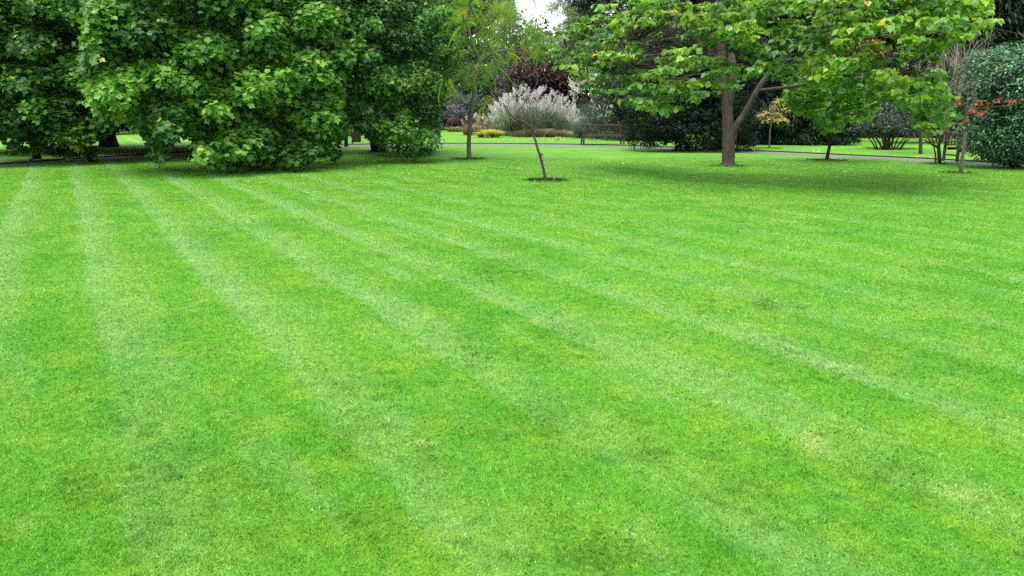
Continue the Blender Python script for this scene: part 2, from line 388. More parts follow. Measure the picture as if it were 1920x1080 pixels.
pits = [(1024, 337.5, .60, 'soil circle round the leaning bare sapling'), (880, 298, .60, 'soil circle round the feathery leaved tree'),
        (1367, 311, .52, 'soil circle round the broad trunk of the big lime green tree'), (1550, 300, .62, 'soil circle round the small dark stemmed tree'),
        (1762, 307, .50, 'soil circle round the gnarled forked little tree by the bench'), (1797, 324, .42, 'soil circle round the post like sapling with red leaves'),
        (1443, 280, .45, 'soil circle round the golden leaved sapling beyond the path'), (1668, 280.5, 1.0, 'soil circle round the many stemmed shrub beyond the path')]
soils = []; rings = []
for i, (px, py, rad, label) in enumerate(pits):
    c, rad, ring = pit_ring(px, py, rad); soils.append((c, rad)); rings.append(ring); n = len(ring)
    top = .0 if i < 6 else .045; bot = -.085 if i < 6 else .006
    mb = MB(); ri = [(c[0] + (x - c[0]) * .93, c[1] + (y - c[1]) * .93, bot + rng.uniform(0, .01)) for x, y in ring]
    mb.add([(x, y, top) for x, y in ring] + ri + [(c[0], c[1], bot + (.03 if i < 6 else .01))],
           [(k, (k + 1) % n, n + (k + 1) % n, n + k) for k in range(n)] + [(n + k, n + (k + 1) % n, 2 * n) for k in range(n)])
    tag(mb.build('soil_circle', M['soil']), label, 'soil circle', 'soil circles cut in the turf round trees', 'structure')
holed('lawn', [(-400, -60), (400, -60), (400, 600), (-400, 600)], rings[:6], 0, 'striped mown lawn filling the foreground')
holed('far_lawn', [(p[0], p[1]) for p in fp] + [(p[0] * 3.2, 150) for p in farp][::-1], rings[6:], .045, 'bright green lawn beyond the curving path')

# --------------------------------------------------------------- grass stuff
def make_grass():
    P = []; d0, d1 = 1.9, 27.0
    n = 2300000
    # importance: density ~ d^-1.4 times width(1.42 d + 2)
    dd = np.linspace(d0, d1, 4000); w = dd ** -1.4 * (1.44 * dd + 2.0); cdf = np.cumsum(w); cdf /= cdf[-1]
    y = np.interp(rng.uniform(0, 1, n), cdf, dd); x = rng.uniform(-1, 1, n) * (.72 * y + 1.0)
    # ragged clumps: pull the blades a little toward random tuft centres
    keep = np.ones(n, bool)
    ny = np.interp(x, nearp[:, 0], nearp[:, 1]); keep &= y < ny - .03
    for c, r in soils: keep &= (x - c[0]) ** 2 + (y - c[1]) ** 2 > (r * (.97 + .05 * rng.uniform(0, 1, len(x)))) ** 2
    keep &= rng.uniform(0, 1, n) < np.clip((27 - y) / 8, 0, 1)
    x = x[keep]; y = y[keep]; n = len(x)
    az = rng.uniform(0, 2 * math.pi, n); az2 = az + rng.normal(0, .9, n)
    tuft = .5 + .25 * np.sin(x * 31 + 3 * np.sin(y * 17)) + .25 * np.sin(y * 27 + 4 * np.sin(x * 23)) 
    h = (.006 + .008 * tuft + .0002 * y) * rng.uniform(.5, 1.4, n)
    wd = (.0009 + .00032 * y) * rng.uniform(.7, 1.4, n)
    lean = rng.uniform(.2, 1.6, n) * h
    b = np.c_[x, y, np.zeros(n)]
    s = np.c_[np.cos(az), np.sin(az), np.zeros(n)] * wd[:, None]
    tip = b + np.c_[np.cos(az2 + 1.57) * lean, np.sin(az2 + 1.57) * lean, h]
    v = np.stack([b - s, b + s, tip], 1).reshape(-1, 3)
    idx = np.arange(3 * n); t = np.clip(rng.beta(2.2, 2.4, n), 0, .96) ; t = np.where(rng.uniform(0, 1, n) > .985, 1, t)
    me = raw_mesh('grass_blades', v, idx[::3], idx, np.repeat(t, 3))
    tag(link('grass_blades', me, M['blade']), 'short mown grass blades of the striped lawn', 'grass', kind='stuff')
    P_ = []
    for i, (c, r_) in enumerate(soils):
        n = 700; a = rng.uniform(0, 6.283, n); q = r_ * (1 + rng.normal(0, .035, n)); q[600:] *= rng.uniform(.2, .9, 100); z = np.where(q < r_ * .95, -.08 if i < 6 else .01, .0 if i < 6 else .045)
        P_.append(np.c_[c[0] + q * np.cos(a), c[1] + q * np.sin(a), z])
    b = np.vstack(P_); n = len(b); az = rng.uniform(0, 6.283, n); h = rng.uniform(.02, .07, n); s = np.c_[np.cos(az), np.sin(az), np.zeros(n)] * .008
    a2 = rng.uniform(0, 6.283, n); tip = b + np.c_[np.cos(a2) * h * .8, np.sin(a2) * h * .8, h]
    me = raw_mesh('rim_grass', np.stack([b - s, b + s, tip], 1).reshape(-1, 3), np.arange(0, 3 * n, 3), np.arange(3 * n), np.repeat(rng.uniform(.0, .8, n), 3))
    tag(link('rim_grass', me, M['blade']), 'ragged grass and weeds round the rims of the soil circles', 'grass', kind='stuff')
    n = 26000; k = 300; m = rng.integers(0, 16, k)
    py_ = np.r_[2.5, 2.7, 3.1, 3.0, 2.6, 3.4, 4.3, 5.0, 3.6, 2.9, 3.2, 4.6, 6.2, 7.5, 3.9, 2.5]; px_ = np.r_[-1.5, -1.0, -1.75, -1.3, -.6, -.9, -.75, .1, .4, 1.0, 1.6, 1.9, 2.2, -.2, -2.2, .3]
    ty = py_[m] + rng.normal(0, .16, k); tx = px_[m] + rng.normal(0, .22, k); j = (rng.uniform(0, 1, n) ** 1.8 * k).astype(int)
    x = tx[j] + rng.normal(0, .022, n); y = ty[j] + rng.normal(0, .022, n); az = rng.uniform(0, 6.283, n); h = rng.uniform(.010, .024, n)
    b = np.c_[x, y, np.zeros(n)]; s = np.c_[np.cos(az), np.sin(az), np.zeros(n)] * (.0011 + .0003 * y)[:, None]
    a2 = rng.uniform(0, 6.283, n); tip = b + np.c_[np.cos(a2) * h * .9, np.sin(a2) * h * .9, h]
    me = raw_mesh('grass_tussocks', np.stack([b - s, b + s, tip], 1).reshape(-1, 3), np.arange(0, 3 * n, 3), np.arange(3 * n), np.repeat(rng.uniform(.0, .9, n), 3))
    tag(link('grass_tussocks', me, M['blade']), 'slightly longer darker grass tufts scattered through the lawn', 'grass', kind='stuff')
    # low clover and daisy leaves growing in patches
    lv = Leaves(); 
    for _ in range(75):
        q_ = rng.integers(0, 16); cy = py_[q_] + rng.normal(0, .2); cx = px_[q_] + rng.normal(0, .3); rr = rng.uniform(.02, .09); m = int(rr * 900)
        q = rng.normal(size=(m, 2)) * [rr, rr * .6]
        p = np.c_[cx + q[:, 0], cy + q[:, 1], .012 + rng.uniform(0, .012, m)]
        nm = UP + rng.normal(size=(m, 3)) * .45; t = rng.normal(size=(m, 3)) * [1, 1, .25]
        lv.add(p, nm, t, rng.uniform(.012, .024, m), rng.uniform(.2, .9, m))
    o = lv.build('clover', 'oval', CLOV); tag(o, 'blue green clover leaves growing through the lawn', 'clover', kind='stuff')
CLOV = leafmat('clover_leaf', [(0, (.018, .075, .006)), (.6, (.045, .165, .014)), (1, (.12, .29, .05))], .8, .2, .1, .2)
make_grass()

# --------------------------------------------------------------- big trees
def tree(name, label, cat, base, limbs, bark, leafkey, tpl, poly, ell, size, dist, per, Rr, flat=.6,
         group=None, jitter=.7, twig=.02, fill=0, fillsize=.35, top=0, seed=None, tint=.45, tsp=.18, every=1, cl_kw={}, gaps=None, extra=None, outer=.7, bough=None, loose=.06):
    root = empty(name, tuple(base), label=label, cat=cat, group=group)
    mb = MB(); nodes = []; rads = []
    for pts, r0, r1, sides in limbs:
        q = bez(pts, 5); rr = np.linspace(r0, r1, len(q))
        if pts is limbs[0][0]: q[0] = q[0] - UP * .09
        if pts is limbs[0][0]: rr[0] *= 1.35; rr[1] *= 1.12
        mb.tube(q, rr, sides, .05); nodes += list(q[2:]); rads += list(rr[2:])
    c, r = ell; lv = Leaves(); cl = []
    bo = poly_pts(poly, bough[0]) if bough else None
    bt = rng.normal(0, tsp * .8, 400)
    for q in poly_pts(poly, dist):
        if gaps is not None and any(((q[0] - g[0]) / g[2]) ** 2 + ((q[1] - g[1]) / g[3]) ** 2 < 1 and rng.uniform() < g[4] for g in gaps): continue
        Y = ell_depth(q[0], q[1], c, r) + rng.normal(0, jitter); tb = 0
        if bough:
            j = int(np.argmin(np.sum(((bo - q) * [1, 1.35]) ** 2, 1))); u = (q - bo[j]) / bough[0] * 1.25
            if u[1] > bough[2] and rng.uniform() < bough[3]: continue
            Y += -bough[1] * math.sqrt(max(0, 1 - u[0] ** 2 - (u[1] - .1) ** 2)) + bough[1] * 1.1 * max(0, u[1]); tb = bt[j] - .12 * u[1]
        cl.append((at(q[0], q[1], Y), 1, tb))
    if top:   # crown above and behind what the lens sees
        k = 0
        while k < top:
            d = norm(rng.normal(size=3)); p = c + d * r * rng.uniform(.8, 1)
            if p[2] < .8: continue
            x, y = proj(p)
            if -40 < x[0] < 1960 and y[0] > -8 and not inside(x, y, poly)[0]: k += .05; continue
            cl.append((p, 0, 0)); k += 1
    if extra:
        for e in extra: cl.append((at(*e), 1, 0))
    for p, front, tb in cl:
        out = norm(p - c) * [1, 1, .6]
        cluster(lv, p, Rr * rng.uniform(.75, 1.25), flat, int(per * (1 if front else .6) * rng.uniform(.7, 1.25)), out,
                size * (1 if front else 1.35), tint + tb + rng.normal(0, tsp * .5), **cl_kw)
    for i in range(len(lv.p)):
        x, y = proj(lv.p[i] + UP * -.04); k = (y < -12) | (x < -20) | (x > 1940) | inside(x, y, poly) | (rng.uniform(0, 1, len(x)) < loose)
        for a in ('p', 'n', 't', 's', 'c'): getattr(lv, a)[i] = getattr(lv, a)[i][k]
    if fill:  # foliage inside the crown, tinted dark to paint in its shade
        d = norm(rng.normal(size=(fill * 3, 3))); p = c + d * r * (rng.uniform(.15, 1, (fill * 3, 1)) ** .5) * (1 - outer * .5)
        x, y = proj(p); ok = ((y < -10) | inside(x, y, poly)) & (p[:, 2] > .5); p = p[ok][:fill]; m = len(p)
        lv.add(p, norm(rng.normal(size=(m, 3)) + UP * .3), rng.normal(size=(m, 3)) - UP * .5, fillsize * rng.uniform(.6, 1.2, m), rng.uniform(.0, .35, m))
    pts = [p for p, _, _ in cl]
    if twig: connect(mb, nodes, rads, pts, twig, every=every)
    mb.build('trunk', bark, root, smooth=True)
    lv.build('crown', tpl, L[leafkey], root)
    return root

b = gr(385, 284)
cT1 = V(-12.2, 29.5, .9); rT1 = V(9.2, 9.2, 9.5)
tree('tulip_tree', 'huge dark green tulip tree with sweeping boughs reaching down to the lawn', 'tree', b,
     [([b, b + V(.0, 0, 2), b + V(.1, 0, 5), b + V(.0, .1, 10)], .42, .15, 12),
      ([b + V(0, 0, 2.0), b + V(2, -2, 3.0), b + V(4, -4.5, 2.8)], .16, .05, 7),
      ([b + V(0, 0, 2.4), b + V(-1.5, -3, 3.6), b + V(-2.5, -6, 3.2)], .16, .05, 7),
      ([b + V(0, 0, 3.0), b + V(1, -3, 4.6), b + V(2, -6.5, 4.4)], .15, .05, 7),
      ([b + V(0, 0, 3.4), b + V(-3, -1, 5), b + V(-6, -2, 5)], .15, .05, 7),
      ([b + V(0, 0, 2.8), b + V(3, 0, 4.4), b + V(6, 0, 4.6)], .15, .05, 7),
      ([b + V(0, 0, 1.6), b + V(1.4, -3.5, 1.9), b + V(2.6, -7, 1.3)], .12, .04, 7)],
     M['bark_dark'], 'tulip', 'tulip',
     [(165, -30), (690, -30), (700, 60), (650, 140), (640, 200), (650, 240), (645, 262), (632, 270), (640, 292), (628, 302), (605, 298), (596, 285), (585, 300), (572, 312), (548, 316), (530, 300), (505, 306), (470, 318), (452, 322), (420, 314), (385, 316), (370, 300), (366, 262), (345, 246), (325, 262), (316, 290), (306, 312), (292, 302), (274, 292), (280, 270), (262, 240), (230, 236), (180, 215), (150, 150)],
     (cT1, rT1), .160, 9.0, 38, .36, flat=.7, bough=(78, 2.0, .42, .6), jitter=.3, fill=8500, fillsize=.34, top=260, twig=.03, every=4, tint=.51, tsp=.20,
     gaps=[(440, 18, 16, 26, 1), (384, 160, 16, 95, .75), (330, 130, 50, 22, .5), (300, 190, 60, 26, .5), (500, 60, 60, 16, .4), (520, 160, 60, 30, .6), (470, 205, 60, 14, .4)])
b = gr(205, 277)
tree('tulip_tree', 'tulip tree at far left, thick black trunk forking low to the right', 'tree', b,
     [([b, b + V(.0, 0, 1.0), b + V(.3, 0, 2.4), b + V(.2, .1, 9)], .38, .15, 12),
      ([b + V(.1, 0, .75), b + V(.7, -.2, 1.5), b + V(1.7, -.5, 1.9), b + V(3.2, -1, 2.6)], .2, .08, 8),
      ([b + V(0, 0, 2.0), b + V(-1, -3, 2.8), b + V(-2, -6, 2.4)], .14, .05, 7),
      ([b + V(0, 0, 2.6), b + V(1.5, -3, 3.8), b + V(3, -6, 3.6)], .14, .05, 7)],
     M['bark_dark'], 'tulip', 'tulip',
     [(-120, -30), (230, -30), (250, 120), (255, 222), (235, 228), (215, 238), (198, 258), (180, 262), (150, 282), (130, 270), (110, 262), (80, 268), (60, 258), (0, 255), (-120, 265)],
     (V(-18, 30.5, .9), V(7.2, 7.2, 9)), .155, 9.0, 34, .34, flat=.7, bough=(70, 1.7, .42, .6), jitter=.3, fill=6500, fillsize=.32, top=170, twig=.025, every=4, tint=.42, tsp=.19,
     gaps=[(40, 130, 70, 24, .5), (150, 210, 60, 20, .4), (215, 120, 25, 40, .4)])
b = gr(66, 301)
tree('tulip_tree', 'low thin stemmed tulip tree beside the path at the left edge', 'tree', b,
     [([b, b + V(.05, 0, .8), b + V(.0, -.2, 2.2)], .09, .04, 8), ([b + V(.16, 0, 0), b + V(.1, 0, .9), b + V(.3, -.2, 1.9)], .06, .03, 8)],
     M['bark_dark'], 'tulip', 'tulip', [(-20, 215), (80, 205), (140, 240), (185, 285), (170, 300), (120, 296), (70, 288), (30, 292), (5, 272), (-20, 250)],
     (V(b[0], b[1], 1.2), V(1.9, 1.6, 1.1)), .17, 12, 20, .26, flat=.7, jitter=.3, twig=.012, every=1, tint=.42, tsp=.2, top=0)
b = gr(711, 283.5)
tree('sweetgum_tree', 'dense star leaved tree at the right edge of the dark tree mass', 'tree', b,
     [([b, b + V(-.05, 0, .5), b + V(.15, 0, 2.2), b + V(.1, .1, 9)], .34, .12, 12),
      ([b + V(0, 0, 1.4), b + V(1.2, -.6, 2.2), b + V(2.2, -1, 1.6)], .1, .03, 6),
      ([b + V(0, 0, 2.4), b + V(.6, -2, 3.4), b + V(1, -3.5, 3.4)], .12, .04, 6),
      ([b + V(0, 0, 2.8), b + V(-.6, -2, 4), b + V(-1, -3.5, 4)], .12, .04, 6)],
     M['bark_dark'], 'star', 'star',
     [(600, -30), (905, -30), (885, 30), (868, 70), (852, 130), (838, 165), (830, 200), (822, 232), (826, 262), (812, 296), (775, 300), (750, 292), (725, 285), (690, 262), (668, 240), (640, 215), (635, 120)],
     (V(-4.9, 29.0, 1.2), V(3.9, 4.6, 8.5)), .125, 7.5, 32, .30, flat=.7, bough=(60, 1.4, .45, .5), jitter=.25, fill=6000, fillsize=.24, top=60, twig=.02, every=4, tint=.50, tsp=.17,
     gaps=[(650, 190, 16, 30, .9), (628, 160, 14, 12, 1), (700, 225, 50, 16, .4)])

# the broad lime green tree at right
b = gr(1365, 311.5); Yb = b[1]
def px3(pts, Y=Yb, dy=None):
    return [at(p[0], p[1], Y + (p[2] if len(p) > 2 else 0)) for p in pts]
tree('broadleaf_tree', 'spreading tree with large lime green leaves and a straight grey brown trunk', 'tree', b,
     [([b] + px3([(1366, 290), (1366, 245), (1363, 200), (1357, 150), (1352, 90), (1350, 20), (1350, -120)]), .20, .09, 14),
      (px3([(1374, 262, -.02), (1378, 240, -.1), (1397, 212, -.2), (1420, 170, -.4), (1447, 130, -.5), (1485, 92, -.8), (1520, 70, -1)]), .11, .05, 8),
      (px3([(1364, 205), (1374, 150, -.1), (1372, 90, .1), (1390, 40, .2), (1398, -40, .4)]), .13, .06, 8),
      (px3([(1357, 190), (1338, 130, -.2), (1325, 90, -.3), (1300, 50, -.4)]), .07, .03, 7),
      (px3([(1355, 120), (1300, 72, -.6), (1240, 75, -1.2), (1190, 82, -1.6)]), .05, .02, 6),
      (px3([(1357, 170), (1290, 150, -1), (1200, 143, -1.6), (1130, 132, -2)]), .05, .02, 6),
      (px3([(1447, 130, -.5), (1500, 120, -1.4), (1580, 78, -2.4), (1660, 55, -3)]), .06, .025, 6),
      (px3([(1485, 92, -.8), (1560, 85, -2), (1650, 68, -3), (1760, 60, -3.6)]), .05, .02, 6),
      (px3([(1420, 170, -.4), (1500, 160, -1.5), (1600, 140, -2.6), (1700, 150, -3.2)]), .05, .02, 6),
      (px3([(1395, 20, .2), (1460, 30, -1.5), (1560, -10, -3)]), .05, .02, 6)],
     M['bark'], 'lime', 'broad',
     [(1165, -30), (1865, -30), (1858, 50), (1800, 82), (1750, 100), (1782, 160), (1778, 215), (1768, 246), (1738, 254), (1715, 232), (1700, 200), (1640, 188), (1560, 165), (1475, 150), (1430, 140), (1405, 160), (1335, 178), (1255, 215), (1215, 208), (1165, 192), (1120, 180), (1075, 150), (1042, 125), (1036, 92), (1046, 60), (1080, 44), (1115, 18), (1150, -5)],
     (V(8.6, 21.8, 2.4), V(6.4, 6.0, 4.8)), .125, 11.5, 25, .26, flat=.2, bough=(38, .6, .35, .6), jitter=.8, top=60, loose=.15, twig=.016, every=1, tint=.56, tsp=.2,
     cl_kw=dict(updown=.3, upn=.8, droop=.7, shell=.6),
     gaps=[(1250, 70, 75, 34, .8), (1200, 120, 40, 14, .6), (1345, 110, 30, 70, .45), (1400, 95, 40, 30, .5), (1090, 30, 50, 20, .3), (1180, 20, 25, 12, .5), (1660, 90, 60, 26, .5), (1720, 125, 40, 22, .85), (1450, 60, 30, 20, .5)],
     extra=[(1150, 210, 19.5), (1240, 212, 19.4), (1740, 240, 17)])
b = gr(1550, 300)
tree('catalpa_tree', 'small tree with a short curved dark stem under a head of big pale leaves', 'tree', b,
     [([b] + px3([(1553, 285), (1556, 268), (1552, 250), (1545, 225), (1540, 190)], b[1]), .062, .03, 9),
      (px3([(1556, 266), (1566, 245, -.2), (1590, 222, -.4), (1610, 205, -.5)], b[1]), .035, .015, 6),
      (px3([(1552, 250), (1530, 228, -.2), (1500, 205, -.4)], b[1]), .03, .015, 6)],
     M['bark_dark'], 'lime', 'broad',
     [(1470, 150), (1560, 130), (1650, 160), (1648, 205), (1625, 225), (1588, 232), (1570, 248), (1545, 248), (1525, 220), (1490, 212), (1470, 185)],
     (V(b[0] + .1, b[1] - .6, 2.9), V(1.7, 1.5, 1.3)), .19, 11, 12, .26, flat=.3, jitter=.35, twig=.01, every=1, tint=.5, tsp=.12, top=12,
     cl_kw=dict(updown=.3, upn=.6, droop=.9, shell=.6))

# feathery leaved tree
b = gr(880, 298.5); Yb = b[1]
tree('silk_tree', 'slender tree with feathery yellow green fronds and a speckled grey trunk', 'tree', b,
     [([b] + px3([(879, 270), (881, 240), (885, 205), (889, 170), (897, 130), (898, 115), (895, 95)], Yb), .078, .05, 12),
      (px3([(897, 130), (910, 108, -.2), (935, 98, -.3), (965, 90, -.5), (985, 82, -.5)], Yb), .05, .02, 7),
      (px3([(897, 118), (910, 100, .1), (920, 78), (940, 55), (952, 35), (955, 5)], Yb), .07, .035, 7),
      (px3([(897, 110), (888, 85), (880, 60), (876, 20), (865, -20)], Yb), .05, .025, 7),
      (px3([(895, 150), (870, 142, -.3), (850, 140, -.5)], Yb), .03, .015, 6),
      (px3([(888, 60), (915, 40, -.5), (925, 10, -.6)], Yb), .03, .015, 6)],
     M['bark_grey'], 'silk', 'frond',
     [(835, -30), (985, -30), (990, 15), (1018, 38), (1045, 95), (1010, 108), (985, 85), (950, 100), (940, 130), (905, 125), (895, 160), (862, 168), (828, 150), (838, 125), (875, 110), (850, 60)],
     (V(b[0] + .4, Yb - .2, 4.6), V(2.4, 1.8, 1.9)), .56, 20, 7, .16, flat=.4, jitter=.6, top=14, twig=.012, tint=.55, tsp=.2,
     cl_kw=dict(updown=.5, upn=.7, droop=.35, shell=.5, spread=.1))
BIGEND = 0

# --------------------------------------------------- saplings and small trees
def bare(name, label, cat, base, limbs, mat, leaves=None, group=None):
    root = empty(name, tuple(base), label=label, cat=cat, group=group)
    mb = MB()
    for pts, r0, r1, s in limbs:
        q = bez(pts, 4)
        if np.linalg.norm(q[0] - base) < .01: q[0] = q[0] - UP * .09
        mb.tube(q, np.linspace(r0, r1, len(q)), s, .04)
    mb.build('trunk', mat, root, smooth=True)
    if leaves:
        lv = Leaves(); pts, key, tpl, size, n, Rr = leaves
        for p in pts: cluster(lv, p, Rr, .5, n, V(0, 0, .2), size, .5, .25, shell=.7)
        lv.build('crown', tpl, L[key], root)
    return root
b = gr(1024, 340); Y = b[1]
lim = [([b] + px3([(1020, 322), (1014, 298), (1008, 278), (1002, 258), (999, 246)], Y), .036, .026, 8),
       (px3([(999, 247), (992, 236), (982, 228), (968, 224), (957, 214), (949, 206), (944, 193)], Y), .030, .014, 6),
       (px3([(968, 224), (972, 208), (980, 198), (986, 190)], Y), .020, .012, 5),
       (px3([(986, 190), (997, 172), (1008, 152), (1003, 128), (988, 112), (974, 98)], Y), .012, .008, 5),
       (px3([(998, 250), (990, 246), (978, 245), (960, 248), (946, 249)], Y), .018, .010, 5),
       (px3([(1000, 246), (1004, 236), (1012, 230), (1024, 228), (1042, 224)], Y), .018, .009, 5)]
for _ in range(22):
    s = at(rng.uniform(965, 1030), rng.uniform(212, 246), Y + rng.uniform(-.1, .1)); lim.append(([s, s + V(rng.uniform(-.15, .25), rng.uniform(-.1, .1), rng.uniform(.05, .25)), s + V(rng.uniform(-.3, .5), rng.uniform(-.2, .2), rng.uniform(.1, .45))], .006, .003, 4))
bare('bare_sapling', 'leaning leafless sapling held by a thin stake on the lawn', 'sapling', b, lim, M['sapling'],
     ([at(1020, 130, Y), at(978, 159, Y), at(992, 122, Y)], 'gold', 'oval', .05, 7, .08))
mb = MB(); mb.tube(bez([gr(1041, 341), at(1029, 315, Y - .1), at(1015.5, 290, Y - .05)], 4), np.linspace(.016, .014, 9), 7)
tag(mb.build('wooden_stake', M['stake'], smooth=True), 'thin wooden stake propped against the bare leaning sapling', 'stake')
mb = MB(); q = at(1015.5, 290, Y - .03)
mb.tube([q + V(-.02, 0, -.02), q + V(0, 0, 0), q + V(.02, 0, .02)], [.034, .037, .033], 9)
tag(mb.build('tree_tie', M['tie'], smooth=True), 'small dark tie where the stake meets the bare sapling', 'tree tie')

b = gr(1443, 280); Y = b[1]
r_ = bare('golden_sapling', 'slim sapling with amber and gold leaves standing beyond the path', 'sapling', b,
     [([b] + px3([(1443, 262), (1445, 235), (1450, 205), (1458, 180)], Y), .036, .016, 8),
      (px3([(1445, 235), (1430, 222), (1425, 214)], Y), .015, .006, 5), (px3([(1446, 228), (1465, 215), (1470, 200)], Y), .015, .006, 5)], M['bark_grey'],
     ([at(x, y, Y + rng.uniform(-.3, .3)) for x, y in [(1428, 217), (1435, 226), (1447, 224), (1459, 226), (1468, 222), (1472, 205), (1462, 195), (1455, 190), (1468, 190), (1452, 202), (1458, 214), (1440, 212), (1474, 226)]], 'amber', 'oval', .09, 34, .26))
b = gr(1802, 324.5); Y = b[1]
bare('scarlet_sapling', 'pale post like sapling bearing a few scarlet leaves in front of the second bench', 'sapling', b,
     [([b] + px3([(1804, 300), (1808, 270), (1811, 248)], Y), .052, .042, 10),
      (px3([(1811, 250), (1811, 228), (1813, 200), (1815, 165), (1806, 140)], Y), .014, .007, 6),
      (px3([(1813, 204), (1835, 203), (1860, 201), (1885, 198), (1893, 196)], Y), .009, .004, 5),
      (px3([(1858, 201), (1866, 192), (1870, 187)], Y), .006, .003, 5),
      (px3([(1812, 214), (1828, 213), (1845, 219), (1855, 212), (1862, 206)], Y), .008, .003, 5)], M['bark_grey'],
     ([at(x, y, Y) for x, y in [(1832, 192), (1840, 190), (1848, 195), (1820, 206), (1828, 208), (1838, 213), (1845, 210), (1873, 186), (1892, 191), (1899, 189), (1796, 191), (1810, 225)]], 'red', 'oval', .10, 6, .08))
b = gr(1762, 308); Y = b[1]
bare('gnarled_tree', 'small gnarled dark tree forking low in front of the second bench', 'tree', b,
     [([b] + px3([(1761, 290), (1760, 272), (1765, 255), (1760, 235), (1752, 215)], Y), .058, .035, 10),
      (px3([(1762, 278), (1750, 272), (1740, 266), (1732, 262)], Y), .04, .015, 6),
      (px3([(1754, 304), (1754, 290), (1751, 275), (1753, 262)], Y), .03, .012, 6),
      (px3([(1765, 258), (1775, 245), (1790, 235), (1800, 228)], Y), .03, .01, 6),
      (px3([(1760, 245), (1745, 232), (1735, 215)], Y), .03, .01, 6)], M['bark_dark'])
b = gr(1726, 291); Y = b[1]
bare('young_tree', 'straight ringed grey trunk standing alone just beyond the path', 'tree', b,
     [([b] + px3([(1726, 270), (1726, 245), (1727, 215), (1727, 150)], Y), .066, .05, 10)], M['bark'],
     ([at(1727 + rng.uniform(-40, 40), rng.uniform(120, 190), Y + rng.uniform(-.8, .8)) for _ in range(26)], 'lime', 'broad', .2, 14, .35))
b = gr(668, 268); Y = b[1]
bare('old_tree', 'thick ribbed trunk seen under the crown beyond the path', 'tree', b,
     [([b] + px3([(668, 255), (667, 235), (664, 200), (660, 120)], Y), .24, .18, 14)], M['bark_dark'])
b = gr(649, 275); Y = b[1]
bare('slender_tree', 'thin dark trunk seen under the hanging boughs beside the path', 'tree', b,
     [([b] + px3([(649, 255), (648, 230), (650, 180)], Y), .09, .06, 9)], M['bark_dark'])

# many stemmed shrub beyond path
b = gr(1665, 280.5, .045); Y = b[1]
root = empty('many_stemmed_shrub', tuple(b), label='open shrub of many bare stems spreading from one foot beyond the path', cat='shrub')
mb = MB(); tips = []
for i in range(22):
    a = rng.uniform(-1.2, 1.2); s = b + V(a * .35, rng.uniform(-.3, .3), 0)
    e = s + V(a * rng.uniform(.5, 1.1), rng.uniform(-.6, .6), rng.uniform(.7, 1.3)); tips.append(e)
    mb.tube(bez([s, s + (e - s) * .4 + V(-.05 * a, 0, .12), e], 4), np.linspace(.035, .01, 9), 5)
    for _ in range(3):
        m = s + (e - s) * rng.uniform(.4, .9); e2 = m + V(rng.uniform(-.5, .5), rng.uniform(-.4, .4), rng.uniform(.2, .6)); tips.append(e2); branch(mb, m, e2, .012, .004, .05, 4, 4)
mb.build('stems', M['bark_dark'], root, smooth=True)
lv = Leaves()
for e in tips + [b + V(rng.uniform(-1.2, 1.3), rng.uniform(-.6, .6), rng.uniform(.9, 2.0)) for _ in range(60)]:
    cluster(lv, e, .3, .7, 26, V(0, 0, .1), .08, .35, shell=.8)
lv.build('foliage', 'oval', L['glossy'], root)

# --------------------------------------------------------------- shrubs
def shrub(name, label, cat, px, py, w, h, key, tpl='dia', size=.1, dens=1.0, z0=0.0, depth=.8, Y=None, bump=.12, tint=.42, tsp=.16, Rr=.35, per=34, flat=.8, base=None, stems=True, wid=.15, group=None, kw={}):
    """px,py: foot of the shrub in the picture, w,h its width and height there in pixels; Y its distance"""
    if Y is None: g = gr(px, py, z0); Y = g[1]
    else: g = at(px, py, Y); g[2] = z0
    sc = F / Y * 1.0; W = w / sc / 2; H = h / sc; D = W * depth
    c = g + V(0, D * .85, H * .48); r = V(W, D, H * .54)
    root = empty(name, (float(g[0]), float(g[1] + D * .85), z0), label=label, cat=cat, group=group)
    n = int(dens * 4.5 * (W * H + D * H * .5 + W * D * .6) / (Rr * Rr * 1.3)); lv = Leaves()
    ph = rng.uniform(0, 6, 6)
    for _ in range(n):
        d = norm(rng.normal(size=3)); 
        if d[1] > .45: d[1] *= -1
        dn = d; d = np.sign(d) * np.abs(d) ** .75
        if dn[2] < 0: d[:2] *= 1 + wid * -dn[2]
        k = .93 + bump * (math.sin(4 * d[0] + ph[0]) + math.sin(5 * d[2] + ph[1]) + math.sin(7 * d[0] * d[2] + ph[2]))
        p = c + d * r * k
        if p[2] < z0 + .05: p[2] = z0 + rng.uniform(.05, .4 * H)
        cluster(lv, p - norm(d) * Rr * .4, Rr * rng.uniform(.7, 1.3), flat, int(per * rng.uniform(.7, 1.2)), d, size, tint + rng.normal(0, tsp), **kw)
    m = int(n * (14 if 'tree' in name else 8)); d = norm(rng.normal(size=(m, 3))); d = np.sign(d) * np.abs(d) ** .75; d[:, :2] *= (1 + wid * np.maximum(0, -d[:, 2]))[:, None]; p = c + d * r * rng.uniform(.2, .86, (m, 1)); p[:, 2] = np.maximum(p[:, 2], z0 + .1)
    lv.add(p, norm(rng.normal(size=(m, 3))), rng.normal(size=(m, 3)), max(size * 2.2, min(.5, Rr * .9)) * rng.uniform(.6, 1.1, m), rng.uniform(0, .2, m))  # inner leaves get a darker tint, painting the shade inside the shrub
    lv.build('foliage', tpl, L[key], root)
    if stems:
        mb = MB(); f0 = g + V(0, D * .85, 0)
        for _ in range(5): branch(mb, f0 + rng.normal(size=3) * [.1, .1, 0], c + rng.normal(size=3) * r * .25, .06, .02, .03, 5, 5)
        mb.build('stems', M['bark_dark'], root, smooth=True)
    return root

